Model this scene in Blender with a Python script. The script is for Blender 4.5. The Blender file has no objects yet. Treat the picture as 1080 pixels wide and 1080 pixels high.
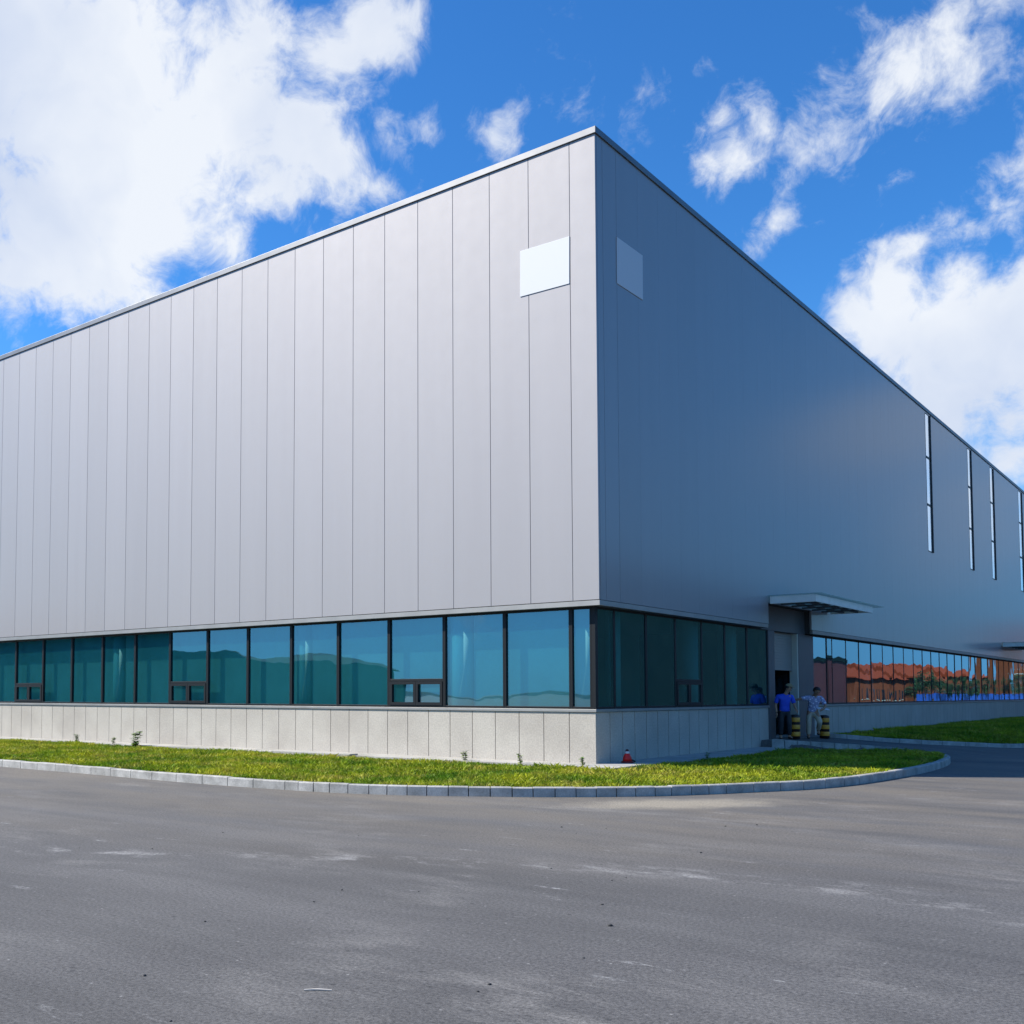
import bpy, bmesh, math, random
import numpy as np
from mathutils import Vector, Matrix, noise as mnoise
S = bpy.context.scene
COL = S.collection
R = math.radians
random.seed(4)

# ------------------------------------------------------------------ camera
EYE = Vector((10.108, -18.852, 1.6))
yaw, pitch, roll = 0.69854, 0.05171, 0.0008
F = Vector((-math.sin(yaw)*math.cos(pitch), math.cos(yaw)*math.cos(pitch), math.sin(pitch)))
Rt = Vector((math.cos(yaw), math.sin(yaw), 0)); Up = Rt.cross(F)
R2 = Rt*math.cos(roll)+Up*math.sin(roll); U2 = Up*math.cos(roll)-Rt*math.sin(roll)
cd = bpy.data.cameras.new('camera'); cam = bpy.data.objects.new('camera', cd); COL.objects.link(cam)
cam.matrix_world = Matrix(((R2.x, U2.x, -F.x, EYE.x), (R2.y, U2.y, -F.y, EYE.y), (R2.z, U2.z, -F.z, EYE.z), (0, 0, 0, 1)))
cd.sensor_width = 36; cd.lens = 36*1106.97/1080
cd.shift_x = 138.88/1080; cd.shift_y = 134.83/1080
cd.clip_start = .1; cd.clip_end = 6000
S.camera = cam

# ------------------------------------------------------------------ light
SUN_EL = R(43); SX, SY = -.81, -.586
sd = bpy.data.lights.new('sun', 'SUN'); sd.energy = 5.0; sd.angle = R(.5); sd.color = (1, .935, .83)
sun = bpy.data.objects.new('sun', sd); COL.objects.link(sun)
tv = Vector((-SX*math.cos(SUN_EL), -SY*math.cos(SUN_EL), -math.sin(SUN_EL)))
sun.rotation_euler = tv.to_track_quat('-Z', 'Y').to_euler()
sun.location = (-30, -30, 60)
S.view_settings.view_transform = 'Standard'; S.view_settings.look = 'None'
S.view_settings.gamma = 1; S.view_settings.exposure = .6

W = bpy.data.worlds.new('World'); S.world = W; W.use_nodes = True
nt = W.node_tree; nt.nodes.clear(); L = nt.links.new
def N(t, **kw):
    n = nt.nodes.new(t)
    for k, v in kw.items(): setattr(n, k, v)
    return n
sky = N('ShaderNodeTexSky', sky_type='NISHITA', sun_disc=False, sun_elevation=SUN_EL, sun_rotation=math.atan2(SX, SY))
sky.air_density = 1.0; sky.dust_density = .3; sky.ozone_density = 2.5
hs0 = N('ShaderNodeHueSaturation'); hs0.inputs['Saturation'].default_value = 1.2; L(sky.outputs[0], hs0.inputs['Color'])
hs = N('ShaderNodeVectorMath', operation='MULTIPLY'); L(hs0.outputs[0], hs.inputs[0]); hs.inputs[1].default_value = (.82, 1.56, 2.12)
tc = N('ShaderNodeTexCoord')
nrm = N('ShaderNodeVectorMath', operation='NORMALIZE'); L(tc.outputs['Generated'], nrm.inputs[0])
sz = N('ShaderNodeSeparateXYZ'); L(nrm.outputs[0], sz.inputs[0])
hf = N('ShaderNodeMapRange', interpolation_type='SMOOTHSTEP'); L(sz.outputs[2], hf.inputs['Value'])
for k_, v_ in zip(('From Min', 'From Max', 'To Min', 'To Max'), (.0, .36, .8, 0.)): hf.inputs[k_].default_value = v_
hz_ = N('ShaderNodeMix', data_type='RGBA'); L(hf.outputs[0], hz_.inputs[0]); L(hs.outputs[0], hz_.inputs[6]); hz_.inputs[7].default_value = (1.75, 4.3, 8.2, 1)
BLOBS = [(-58.6, 29.9, 7.2, 1.2), (-53.2, 29.3, 6.13, 1.25), (-56.1, 24.4, 4.96, 1.25), (-48.8, 29.7, 3.95, 1.2), (-50.2, 32.4, 2.51, 1.0), (-44.9, 29.1, 3.11, 1.1),
 (-42.8, 31.6, 2.15, 0.95), (-40.4, 33.2, 2.02, 0.95), (-42.8, 27.9, 2.16, 0.95), (-39.0, 33.6, 1.25, 0.8), (-45.7, 26.5, 2.74, 0.9), (-48.0, 23.2, 1.68, 0.85),
 (-51.6, 24.3, 2.29, 0.9), (-37.6, 28.9, 1.15, 0.75), (-39.6, 28.3, 1.61, 0.75), (-40.1, 26.4, 1.92, 0.7), (-41.7, 26.0, 1.84, 0.7), (-58.9, 21.0, 2.7, 0.9),
 (-67.1, 26.8, 8.16, 1.2), (-65.6, 18.4, 5.22, 0.9), (-59.4, 17.6, 1.0, 0.7), (-33.8, 28.8, 1.9, 0.52), (-35.9, 27.6, 1.7, 0.46), (-31.9, 28.9, 0.87, 0.4),
 (-29.6, 29.4, 2.0, 0.48), (-27.0, 29.0, 2.2, 0.5), (-25.0, 29.6, 2.0, 0.5), (-22.8, 30.4, 1.2, 0.40), (-23.4, 30.9, 0.9, 0.36), (-22.2, 26.3, 1.11, 0.72),
 (-20.9, 27.0, 1.96, 0.70), (-19.4, 27.3, 2.25, 0.70), (-17.6, 27.5, 2.42, 0.70), (-15.8, 27.9, 2.46, 0.70), (-14.1, 28.1, 2.61, 0.70), (-12.2, 28.5, 2.83, 0.70),
 (-10.3, 28.7, 3.04, 0.70), (-8.3, 28.9, 3.31, 0.70), (-5.8, 29.0, 3.99, 0.70), (-13.5, 26.9, 1.55, 0.6), (-10.9, 27.0, 1.5, 0.6), (-19.1, 23.0, 0.86, 0.7),
 (-19.8, 22.1, 0.61, 0.5), (-15.8, 20.4, 0.68, 0.6), (-15.2, 18.3, 1.45, 0.95), (-13.5, 17.6, 2.18, 1.1), (-13.2, 19.5, 1.73, 1.0), (-11.8, 17.2, 2.87, 1.25),
 (-12.6, 21.0, 1.21, 0.75), (-10.8, 19.1, 2.0, 1.0), (-9.7, 16.0, 3.59, 1.3), (-11.3, 14.5, 2.48, 1.15), (-7.7, 17.3, 2.7, 1.2), (-9.1, 22.1, 1.68, 0.78),
 (-8.1, 23.4, 1.64, 0.78), (-10.3, 21.5, 1.41, 0.7), (-8.8, 12.9, 1.61, 0.85), (-9.0, 10.7, 2.03, 0.95), (-4.5, 14.7, 5.14, 1.2),
 # clouds out of frame, over the road behind and to the right
 (14.0, 12.5, 3.6, 1.0), (11.0, 9.0, 3.0, 1.0), (9.5, 14.0, 2.4, .9), (100, 30, 8, .8), (150, 35, 9, .7), (-100, 45, 9, .8)]
acc = None
for az, el, rad, w in BLOBS:
    a, e = R(az), R(el)
    d = N('ShaderNodeVectorMath', operation='DOT_PRODUCT'); L(nrm.outputs[0], d.inputs[0])
    d.inputs[1].default_value = (math.sin(a)*math.cos(e), math.cos(a)*math.cos(e), math.sin(e))
    ac = N('ShaderNodeMath', operation='ARCCOSINE', use_clamp=False); L(d.outputs['Value'], ac.inputs[0])
    m = N('ShaderNodeMapRange'); L(ac.outputs[0], m.inputs['Value'])
    m.inputs['From Min'].default_value = 0; m.inputs['From Max'].default_value = R(rad*1.9)
    m.inputs['To Min'].default_value = w*1.05; m.inputs['To Max'].default_value = 0
    if acc is None: acc = m.outputs[0]
    else:
        mx = N('ShaderNodeMath', operation='SMOOTH_MAX'); L(acc, mx.inputs[0]); L(m.outputs[0], mx.inputs[1]); mx.inputs[2].default_value = .12; acc = mx.outputs[0]
wn = N('ShaderNodeTexNoise'); wn.inputs['Scale'].default_value = 10; wn.inputs['Detail'].default_value = 3; L(nrm.outputs[0], wn.inputs['Vector'])
wv = N('ShaderNodeVectorMath', operation='MULTIPLY_ADD'); L(wn.outputs['Color'], wv.inputs[0]); wv.inputs[1].default_value = (.07,)*3; L(nrm.outputs[0], wv.inputs[2])
cn = N('ShaderNodeTexNoise'); cn.inputs['Scale'].default_value = 14; cn.inputs['Detail'].default_value = 10; cn.inputs['Roughness'].default_value = .64; cn.inputs['Distortion'].default_value = .08; L(wv.outputs[0], cn.inputs['Vector'])
c1 = N('ShaderNodeMath', operation='MULTIPLY_ADD'); L(cn.outputs['Fac'], c1.inputs[0]); c1.inputs[1].default_value = 2.2; c1.inputs[2].default_value = -1.1
c2 = N('ShaderNodeMath', operation='ADD'); L(c1.outputs[0], c2.inputs[0]); L(acc, c2.inputs[1])
al = N('ShaderNodeMapRange', interpolation_type='SMOOTHSTEP'); L(c2.outputs[0], al.inputs['Value'])
al.inputs['From Min'].default_value = .30; al.inputs['From Max'].default_value = .92
# thick parts stay white, thin rims take more of the sky; soft grey hollows
sh = N('ShaderNodeTexNoise'); sh.inputs['Scale'].default_value = 6; sh.inputs['Detail'].default_value = 6; L(wv.outputs[0], sh.inputs['Vector'])
cr = N('ShaderNodeMapRange'); L(sh.outputs['Fac'], cr.inputs['Value']); cr.inputs['From Min'].default_value = .35; cr.inputs['From Max'].default_value = .62
cc = N('ShaderNodeMix', data_type='RGBA'); L(cr.outputs[0], cc.inputs[0])
CLOUD = 10.4
cc.inputs[6].default_value = (.66*CLOUD, .74*CLOUD, .90*CLOUD, 1); cc.inputs[7].default_value = (.90*CLOUD, .94*CLOUD, 1.0*CLOUD, 1)
amul = N('ShaderNodeMath', operation='MULTIPLY'); L(al.outputs[0], amul.inputs[0]); amul.inputs[1].default_value = .96
mixw = N('ShaderNodeMix', data_type='RGBA'); L(amul.outputs[0], mixw.inputs[0]); L(hz_.outputs[2], mixw.inputs[6]); L(cc.outputs[2], mixw.inputs[7])
bg = N('ShaderNodeBackground'); bg.inputs['Strength'].default_value = .063; L(mixw.outputs[2], bg.inputs['Color'])
wo = N('ShaderNodeOutputWorld'); L(bg.outputs[0], wo.inputs['Surface'])

# ------------------------------------------------------------------ helpers
def M(name, base=(.5, .5, .5), rough=.6, metal=0, fn=None, spec=.5):
    m = bpy.data.materials.new(name); m.use_nodes = True
    t = m.node_tree; b = t.nodes['Principled BSDF']
    b.inputs['Base Color'].default_value = (*base, 1); b.inputs['Roughness'].default_value = rough
    b.inputs['Metallic'].default_value = metal; b.inputs['Specular IOR Level'].default_value = spec
    if fn: fn(t, b)
    return m
class G:                                     # small node-graph helper
    def __init__(s, t): s.t = t
    def n(s, k, **kw):
        x = s.t.nodes.new(k)
        for a, v in kw.items(): setattr(x, a, v)
        return x
    def l(s, a, b): s.t.links.new(a, b)
    def obj(s): return s.n('ShaderNodeTexCoord').outputs['Object']
    def geo(s): return s.n('ShaderNodeNewGeometry').outputs['Position']
    def noise(s, vec, scale, detail=3, rough=.5, stretch=None, rotz=0):
        if stretch or rotz:
            mp = s.n('ShaderNodeMapping'); mp.inputs['Scale'].default_value = stretch or (1, 1, 1); mp.inputs['Rotation'].default_value = (0, 0, rotz)
            s.l(vec, mp.inputs['Vector']); vec = mp.outputs[0]
        x = s.n('ShaderNodeTexNoise'); x.inputs['Scale'].default_value = scale; x.inputs['Detail'].default_value = detail; x.inputs['Roughness'].default_value = rough
        s.l(vec, x.inputs['Vector']); return x.outputs['Fac']
    def mr(s, v, a, b, c=0, d=1, smooth=False):
        x = s.n('ShaderNodeMapRange'); x.interpolation_type = 'SMOOTHSTEP' if smooth else 'LINEAR'
        s.l(v, x.inputs['Value'])
        for k, q in zip(('From Min', 'From Max', 'To Min', 'To Max'), (a, b, c, d)): x.inputs[k].default_value = q
        return x.outputs[0]
    def mix(s, f, a, b, mode='MIX'):
        x = s.n('ShaderNodeMix', data_type='RGBA', blend_type=mode)
        for i, v in ((0, f), (6, a), (7, b)):
            if isinstance(v, (int, float)): x.inputs[i].default_value = v
            elif isinstance(v, tuple): x.inputs[i].default_value = (*v, 1)
            else: s.l(v, x.inputs[i])
        return x.outputs[2]
    def math(s, op, a, b=0, c=0):
        x = s.n('ShaderNodeMath', operation=op)
        for i, v in enumerate((a, b, c)):
            if isinstance(v, (int, float)): x.inputs[i].default_value = v
            else: s.l(v, x.inputs[i])
        return x.outputs[0]
    def bump(s, h, b, strength=.3, dist=.02):
        x = s.n('ShaderNodeBump'); x.inputs['Strength'].default_value = strength; x.inputs['Distance'].default_value = dist
        s.l(h, x.inputs['Height']); s.l(x.outputs[0], b.inputs['Normal'])
def weather(c1, c2, scale=2.0, bumpy=0, fine=0):
    def fn(t, b):
        g = G(t); p = g.geo()
        c = g.mix(g.mr(g.noise(p, scale, 6, .6), .35, .65), c1, c2)
        if fine:
            s = g.mr(g.noise(p, fine, 2, .7), .35, .65, .84, 1.10)
            c = g.mix(1.0, c, s, 'MULTIPLY')
        g.l(c, b.inputs['Base Color'])
        if bumpy: g.bump(g.noise(p, 60, 4, .6), b, bumpy, .01)
    return fn

def panel_fn(axis, dark):                     # silver coated panels: faint panel-to-panel tone, oil canning
    def fn(t, b):
        g = G(t); p = g.geo()
        sp = g.n('ShaderNodeSeparateXYZ'); g.l(p, sp.inputs[0])
        u = g.math('FLOOR', g.math('ADD', sp.outputs[axis], .597 if axis == 0 else .1))
        wn_ = g.n('ShaderNodeTexWhiteNoise', noise_dimensions='1D'); g.l(u, wn_.inputs['W'])
        tone = g.mr(wn_.outputs['Value'], 0, 1, .975 if axis == 0 else .988, 1.025 if axis == 0 else 1.01)
        fadey = g.mr(g.noise(p, 2.2, 4, .6, (1, 1, .05)), .3, .7, .98, 1.015)
        c = g.mix(1.0, dark, g.math('MULTIPLY', tone, fadey), 'MULTIPLY')
        g.l(c, b.inputs['Base Color'])
        g.l(g.mr(g.noise(p, 3, 5, .6), .3, .7, b.inputs['Roughness'].default_value-.012, b.inputs['Roughness'].default_value+.012), b.inputs['Roughness'])
        b.inputs['Coat Weight'].default_value = .55; b.inputs['Coat Roughness'].default_value = .17
    return fn
m_panel = M('silver wall panel', rough=.66, metal=.51, fn=panel_fn(0, (.345, .333, .338)))
m_panel_r = M('silver wall panel side', rough=.66, metal=.51, fn=panel_fn(1, (.345, .333, .338)))
m_seam = M('panel joint', (.045, .045, .05), .7)
m_coping = M('coping metal', (.40, .41, .43), .5, .8, weather((.17, .175, .185), (.21, .215, .225), 1.5))
m_flash = M('drip flashing', (.42, .42, .40), .55, .75, weather((.32, .315, .30), (.38, .37, .35), 2))
m_frame = M('dark window frame', (.012, .014, .016), .5, 0, spec=.25)
m_granite = M('granite cladding', (.5, .5, .5), .65, 0, weather((.40, .365, .315), (.48, .445, .385), .9, .05, 30))
m_conc = M('concrete', (.5, .49, .46), .85, 0, weather((.30, .29, .26), (.44, .42, .385), 1.3, .25, 35))
m_kerb = M('kerb granite', (.4, .4, .39), .8, 0, weather((.27, .265, .245), (.45, .44, .41), 3.5, .3, 45))
m_white = M('white vinyl', (.62, .63, .65), .6)
m_whitewall = M('interior plaster', (.40, .42, .42), .8)
m_floor_in = M('interior floor', (.16, .17, .17), .5)
m_col = M('white column paint', (.85, .86, .85), .6)
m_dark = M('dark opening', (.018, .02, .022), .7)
m_portal = M('grey portal cladding', (.085, .092, .105), .5, .2, weather((.078, .085, .097), (.10, .108, .12), 1.3))
m_shutter = M('shutter slats', (.30, .29, .27), .5, .2)
m_jamb = M('pale jamb trim', (.55, .55, .47), .55)
m_fascia = M('canopy steel', (.78, .80, .72), .5, 0, weather((.74, .76, .68), (.84, .85, .77), 3))
m_cglass = M('clear canopy glass', (.50, .62, .60), .12)
def _trans(m, node, col, fac):
    t = m.node_tree; g = G(t); tl = g.n(node); tl.inputs[0].default_value = (*col, 1)
    ms = g.n('ShaderNodeMixShader'); ms.inputs[0].default_value = fac; b = t.nodes['Principled BSDF']
    g.l(b.outputs[0], ms.inputs[1]); g.l(tl.outputs[0], ms.inputs[2]); g.l(ms.outputs[0], t.nodes['Material Output'].inputs[0])
_trans(m_cglass, 'ShaderNodeBsdfTransparent', (.86, .93, .90), .75)
m_cpanel = M('pale canopy lining', (.80, .82, .66), .6)
_trans(m_cpanel, 'ShaderNodeBsdfTranslucent', (.88, .90, .74), .8)
m_slot = M('pale glazing strip', (.86, .93, .96), .10, .8)

def glass_mat(name, tint, refl, body, lo, hi, amp):
    m = bpy.data.materials.new(name); m.use_nodes = True; t = m.node_tree; t.nodes.clear(); g = G(t)
    tr = g.n('ShaderNodeBsdfTransparent'); tr.inputs[0].default_value = (*tint, 1)
    gl = g.n('ShaderNodeBsdfGlossy'); gl.inputs['Color'].default_value = (*refl, 1); gl.inputs['Roughness'].default_value = .012
    df = g.n('ShaderNodeBsdfDiffuse'); df.inputs[0].default_value = (*body, 1)
    bp = g.n('ShaderNodeBump'); bp.inputs['Strength'].default_value = amp; bp.inputs['Distance'].default_value = .05
    g.l(g.noise(g.geo(), .75, 1.5, .4, (1, 1, .8)), bp.inputs['Height']); g.l(bp.outputs[0], gl.inputs['Normal'])
    m1 = g.n('ShaderNodeMixShader'); m1.inputs[0].default_value = .16; g.l(tr.outputs[0], m1.inputs[1]); g.l(df.outputs[0], m1.inputs[2])
    fr = g.n('ShaderNodeFresnel'); fr.inputs['IOR'].default_value = 1.9
    f = g.mr(fr.outputs[0], .095, .6, lo, hi)
    m2 = g.n('ShaderNodeMixShader'); g.l(f, m2.inputs[0]); g.l(m1.outputs[0], m2.inputs[1]); g.l(gl.outputs[0], m2.inputs[2])
    o = g.n('ShaderNodeOutputMaterial'); g.l(m2.outputs[0], o.inputs[0]); return m
m_glass = glass_mat('teal reflective glass', (.30, .76, .78), (.50, .80, 1.0), (.02, .22, .25), .27, .85, .20)

class B:                                       # bmesh collector
    def __init__(s): s.b = bmesh.new()
    def box(s, x0, x1, y0, y1, z0, z1):
        v = [s.b.verts.new(c) for c in ((x0, y0, z0), (x1, y0, z0), (x1, y1, z0), (x0, y1, z0), (x0, y0, z1), (x1, y0, z1), (x1, y1, z1), (x0, y1, z1))]
        for f in ((0, 3, 2, 1), (4, 5, 6, 7), (0, 1, 5, 4), (1, 2, 6, 5), (2, 3, 7, 6), (3, 0, 4, 7)): s.b.faces.new([v[i] for i in f])
        return s
    def quad(s, *pts): s.b.faces.new([s.b.verts.new(p) for p in pts]); return s
    def lathe(s, prof, seg=20, c=(0, 0, 0)):
        rings = [[s.b.verts.new((c[0]+r*math.cos(2*math.pi*i/seg), c[1]+r*math.sin(2*math.pi*i/seg), c[2]+z)) for i in range(seg)] for r, z in prof]
        for a, b_ in zip(rings, rings[1:]):
            for i in range(seg): s.b.faces.new((a[i], a[(i+1) % seg], b_[(i+1) % seg], b_[i]))
        s.b.faces.new(rings[0][::-1]); s.b.faces.new(rings[-1]); return s
    def tube(s, pts, radii, seg=8):
        rings = []
        for i, p in enumerate(pts):
            a = Vector(pts[max(0, i-1)]); b_ = Vector(pts[min(len(pts)-1, i+1)]); d = (b_-a).normalized()
            u = d.orthogonal().normalized(); w = d.cross(u)
            r = radii[i] if isinstance(radii, (list, tuple)) else radii
            rings.append([s.b.verts.new(Vector(p)+(u*math.cos(2*math.pi*k/seg)+w*math.sin(2*math.pi*k/seg))*r) for k in range(seg)])
        for i in range(len(rings)-1):
            a, b_ = rings[i], rings[i+1]
            # match the ring start to avoid twisting
            k0 = min(range(seg), key=lambda k: (a[0].co-b_[k].co).length)
            for k in range(seg): s.b.faces.new((a[k], a[(k+1) % seg], b_[(k+1+k0) % seg], b_[(k+k0) % seg]))
        s.b.faces.new(rings[0][::-1]); s.b.faces.new(rings[-1]); return s
    def ball(s, c, r, sub=2, jit=0, sc=(1, 1, 1)):
        res = bmesh.ops.create_icosphere(s.b, subdivisions=sub, radius=1)
        for v in res['verts']:
            k = 1+(mnoise.noise(v.co*2.3+Vector(c)*3)*jit if jit else 0)
            v.co = Vector((v.co.x*r*sc[0]*k+c[0], v.co.y*r*sc[1]*k+c[1], v.co.z*r*sc[2]*k+c[2]))
        return s
    def out(s, name, mat, parent=None, smooth=False, bevel=0, loc=None, recalc=True):
        if recalc: bmesh.ops.recalc_face_normals(s.b, faces=s.b.faces)
        me = bpy.data.meshes.new(name); s.b.to_mesh(me); s.b.free()
        if smooth:
            for p in me.polygons: p.use_smooth = True
        o = bpy.data.objects.new(name, me); COL.objects.link(o)
        if mat: me.materials.append(mat)
        if parent: o.parent = parent
        if loc: o.location = loc
        if bevel:
            md = o.modifiers.new('bevel', 'BEVEL'); md.width = bevel; md.segments = 2; md.limit_method = 'ANGLE'
        return o
def tag(o, label=None, cat=None, group=None, kind=None):
    for k, v in (('label', label), ('category', cat), ('group', group), ('kind', kind)):
        if v: o[k] = v
    return o
def thing(name, label, cat, loc=(0, 0, 0), rz=0, group=None, scale=1):
    o = bpy.data.objects.new(name, None); COL.objects.link(o); o.location = loc; o.rotation_euler.z = rz
    o.scale = (scale,)*3; o.empty_display_size = .3
    return tag(o, label, cat, group)
def dup(root, loc, rz=0, label=None, scale=None):
    r = root.copy(); COL.objects.link(r); r.location = loc; r.rotation_euler.z = rz
    if scale: r.scale = (scale,)*3
    if label: r['label'] = label
    for ch in [c for c in bpy.data.objects if c.parent == root]:
        c = ch.copy(); COL.objects.link(c); c.parent = r
        for gch in [q for q in bpy.data.objects if q.parent == ch]:
            d = gch.copy(); COL.objects.link(d); d.parent = c
    return r
def smooth(a, b, x):
    t = max(0., min(1., (x-a)/(b-a))); return t*t*(3-2*t)
def frange(a, b, n): return [a+(b-a)*i/n for i in range(n+1)]

# ------------------------------------------------------------------ ground, road
def road_h(x, y): return .38*max(0., min(1., 1-max(x, 0)/4.4))*smooth(9.2, 9.36, y)
def base_z(x): return .20+.0022*max(-30, min(0, x))
def grid_sheet(name, xs, ys, zf, mat):
    b = bmesh.new(); vs = [[b.verts.new((x, y, zf(x, y))) for x in xs] for y in ys]
    for j in range(len(ys)-1):
        for i in range(len(xs)-1): b.faces.new((vs[j][i], vs[j][i+1], vs[j+1][i+1], vs[j+1][i]))
    me = bpy.data.meshes.new(name); b.to_mesh(me); b.free(); me.materials.append(mat)
    for p in me.polygons: p.use_smooth = True
    o = bpy.data.objects.new(name, me); COL.objects.link(o); o['kind'] = 'structure'; return o
def asphalt_fn(t, b):
    g = G(t); p = g.geo(); rot = -R(40)
    warp = g.n('ShaderNodeTexNoise'); warp.inputs['Scale'].default_value = .12; warp.inputs['Detail'].default_value = 2; g.l(p, warp.inputs['Vector'])
    wv = g.n('ShaderNodeVectorMath', operation='MULTIPLY_ADD'); g.l(warp.outputs['Color'], wv.inputs[0]); wv.inputs[1].default_value = (2.2, 2.2, 0); g.l(p, wv.inputs[2])
    q = wv.outputs[0]
    c = g.mix(g.mr(g.noise(p, .35, 5, .6), .32, .68), (.073, .0708, .0695), (.096, .0935, .091))
    # tyre-polished bands and paler worn arcs that sweep across the junction
    band = g.mr(g.noise(q, .9, 4, .55, (.10, 1, 1), rot), .36, .66, .86, 1.15)
    c = g.mix(1., c, band, 'MULTIPLY')
    band2 = g.mr(g.noise(q, 3.5, 5, .6, (.05, 1, 1), rot+.06), .35, .7, .93, 1.09)
    c = g.mix(1., c, band2, 'MULTIPLY')
    # dust by the kerb
    sp = g.n('ShaderNodeSeparateXYZ'); g.l(p, sp.inputs[0])
    dd = g.math('SUBTRACT', g.math('MULTIPLY', sp.outputs[1], .77), g.math('MULTIPLY', sp.outputs[0], .25))
    dust = g.math('MULTIPLY', g.mr(dd, -11, -4.6, 0, 1, True), g.mr(g.noise(q, .8, 6, .65, (.25, 1, 1), rot), .34, .66))
    c = g.mix(g.math('MULTIPLY', dust, .66), c, (.17, .145, .11))
    # sandy patch in front of the corner kerb
    def spot(cx, cy, sx, sy, ang, r0, r1):
        mp = g.n('ShaderNodeMapping', vector_type='TEXTURE'); mp.inputs['Location'].default_value = (cx, cy, 0); mp.inputs['Rotation'].default_value = (0, 0, ang); mp.inputs['Scale'].default_value = (sx, sy, 1e3)
        g.l(p, mp.inputs['Vector']); ln = g.n('ShaderNodeVectorMath', operation='LENGTH'); g.l(mp.outputs[0], ln.inputs[0])
        wob = g.math('MULTIPLY_ADD', g.noise(p, 2.5, 5, .65), .9, -.45)
        return g.mr(g.math('ADD', ln.outputs['Value'], wob), r0, r1, 1, 0, True)
    c = g.mix(g.math('MULTIPLY', spot(3.5, -4.2, 2.1, .8, R(52), .3, 1.1), .85), c, (.27, .24, .185))
    # pale scrapes: short broken dashes
    m1 = g.mr(g.noise(q, 6, 3, .6, (.22, 1, 1), rot+.04), .65, .71)
    m1 = g.math('MULTIPLY', m1, g.mr(g.noise(p, 9, 3, .7), .42, .58))
    m2 = g.mr(g.noise(p, .28, 3, .6), .42, .56)
    c = g.mix(g.math('MULTIPLY', g.math('MULTIPLY', m1, m2), .8), c, (.30, .30, .295))
    # a worn pale line of scuffs that crosses the yard, and dusty patches
    ln = g.math('SUBTRACT', sp.outputs[1], g.math('MULTIPLY_ADD', sp.outputs[0], .62, -13.1))
    ln = g.math('ADD', ln, g.math('MULTIPLY', g.math('POWER', g.math('MAXIMUM', g.math('SUBTRACT', sp.outputs[0], 3.5), 0), 2), .085))
    ln = g.math('ABSOLUTE', g.math('ADD', ln, g.math('MULTIPLY_ADD', g.noise(p, .5, 3), .9, -.45)))
    brk = g.mr(g.noise(q, 3.2, 6, .7, (.5, 1, 1), rot), .50, .66)
    c = g.mix(g.math('MULTIPLY', g.math('MULTIPLY', g.mr(ln, .05, .42, 1, 0, True), brk), .72), c, (.30, .295, .285))
    dusty = g.math('MULTIPLY', g.mr(g.noise(p, .45, 3), .50, .66), g.mr(g.noise(q, 2.6, 7, .7, (.4, 1, 1), rot), .46, .66))
    c = g.mix(g.math('MULTIPLY', dusty, .45), c, (.23, .22, .205))
    # aggregate
    agg = g.mr(g.noise(p, 38, 5, .9), .36, .66, .30, 1.85)
    c = g.mix(.9, c, g.mix(1., c, agg, 'MULTIPLY'))
    vo = g.n('ShaderNodeTexVoronoi'); vo.inputs['Scale'].default_value = 5.5; g.l(p, vo.inputs['Vector'])
    pock = g.math('MULTIPLY', g.mr(vo.outputs['Distance'], .06, .12, 1, 0), g.mr(g.noise(p, 1.3, 2), .44, .52))
    c = g.mix(g.math('MULTIPLY', pock, .8), c, (.03, .03, .03))
    vo2 = g.n('ShaderNodeTexVoronoi'); vo2.inputs['Scale'].default_value = 9; g.l(p, vo2.inputs['Vector'])
    chip = g.math('MULTIPLY', g.mr(vo2.outputs['Distance'], .04, .10, 1, 0), g.mr(g.noise(p, 2.1, 2), .50, .58))
    c = g.mix(g.math('MULTIPLY', chip, .7), c, (.32, .315, .305))
    g.l(c, b.inputs['Base Color'])
    b.inputs['Roughness'].default_value = .78
    g.bump(g.noise(p, 70, 4, .7), b, .55, .006)
m_asph = M('worn asphalt', fn=asphalt_fn)
xs = frange(-90, -2, 22)+frange(-1, 6, 28)+frange(8, 24, 8)
ys = frange(-70, 6, 20)+[8, 9, 9.2, 9.28, 9.36]+frange(9.5, 22, 50)+frange(26, 230, 20)

m_dirt = M('dry ground', fn=weather((.020, .032, .012), (.040, .045, .018), .15, 0, 8))
gb = B(); gb.quad((-3000, -3000, -.03), (3000, -3000, -.03), (3000, 3000, -.03), (-3000, 3000, -.03))
o = gb.out('ground', m_dirt); o['kind'] = 'structure'

# ------------------------------------------------------------------ lawns, kerbs
def catmull(P, step):
    P = [Vector(p) for p in P]; out = []
    for i in range(len(P)-1):
        p0 = P[max(i-1, 0)]; p1 = P[i]; p2 = P[i+1]; p3 = P[min(i+2, len(P)-1)]
        n = max(1, int((p2-p1).length/step))
        for k in range(n):
            t = k/n
            out.append(.5*((2*p1)+(p2-p0)*t+(2*p0-5*p1+4*p2-p3)*t*t+(3*p1-p0-3*p2+p3)*t**3))
    out.append(P[-1]); return out
K1 = [(-32, -6.45), (-20, -6.45), (-11.3, -6.45), (-8, -6.45), (-4.6, -6.5), (-2.0, -6.3), (-.7, -5.95), (.25, -5.45), (1.35, -4.72), (2.2, -3.94), (2.9, -3.1), (3.7, -1.6), (4.2, -.5), (4.55, 1.2), (4.75, 4.2), (4.70, 6.6), (4.50, 8.4), (4.22, 9.5), (3.85, 10.25), (3.3, 10.75), (2.7, 10.9), (1.9, 10.6), (1.1, 9.95), (.55, 9.5), (.06, 9.33)]
K2 = [(.16, 13.15), (.8, 13.35), (1.6, 13.75), (2.4, 14.5), (3.25, 15.7), (4.2, 17.2), (4.9, 18.8), (5.4, 21), (5.6, 25), (5.6, 40), (5.6, 95)]
KH = .15
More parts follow.
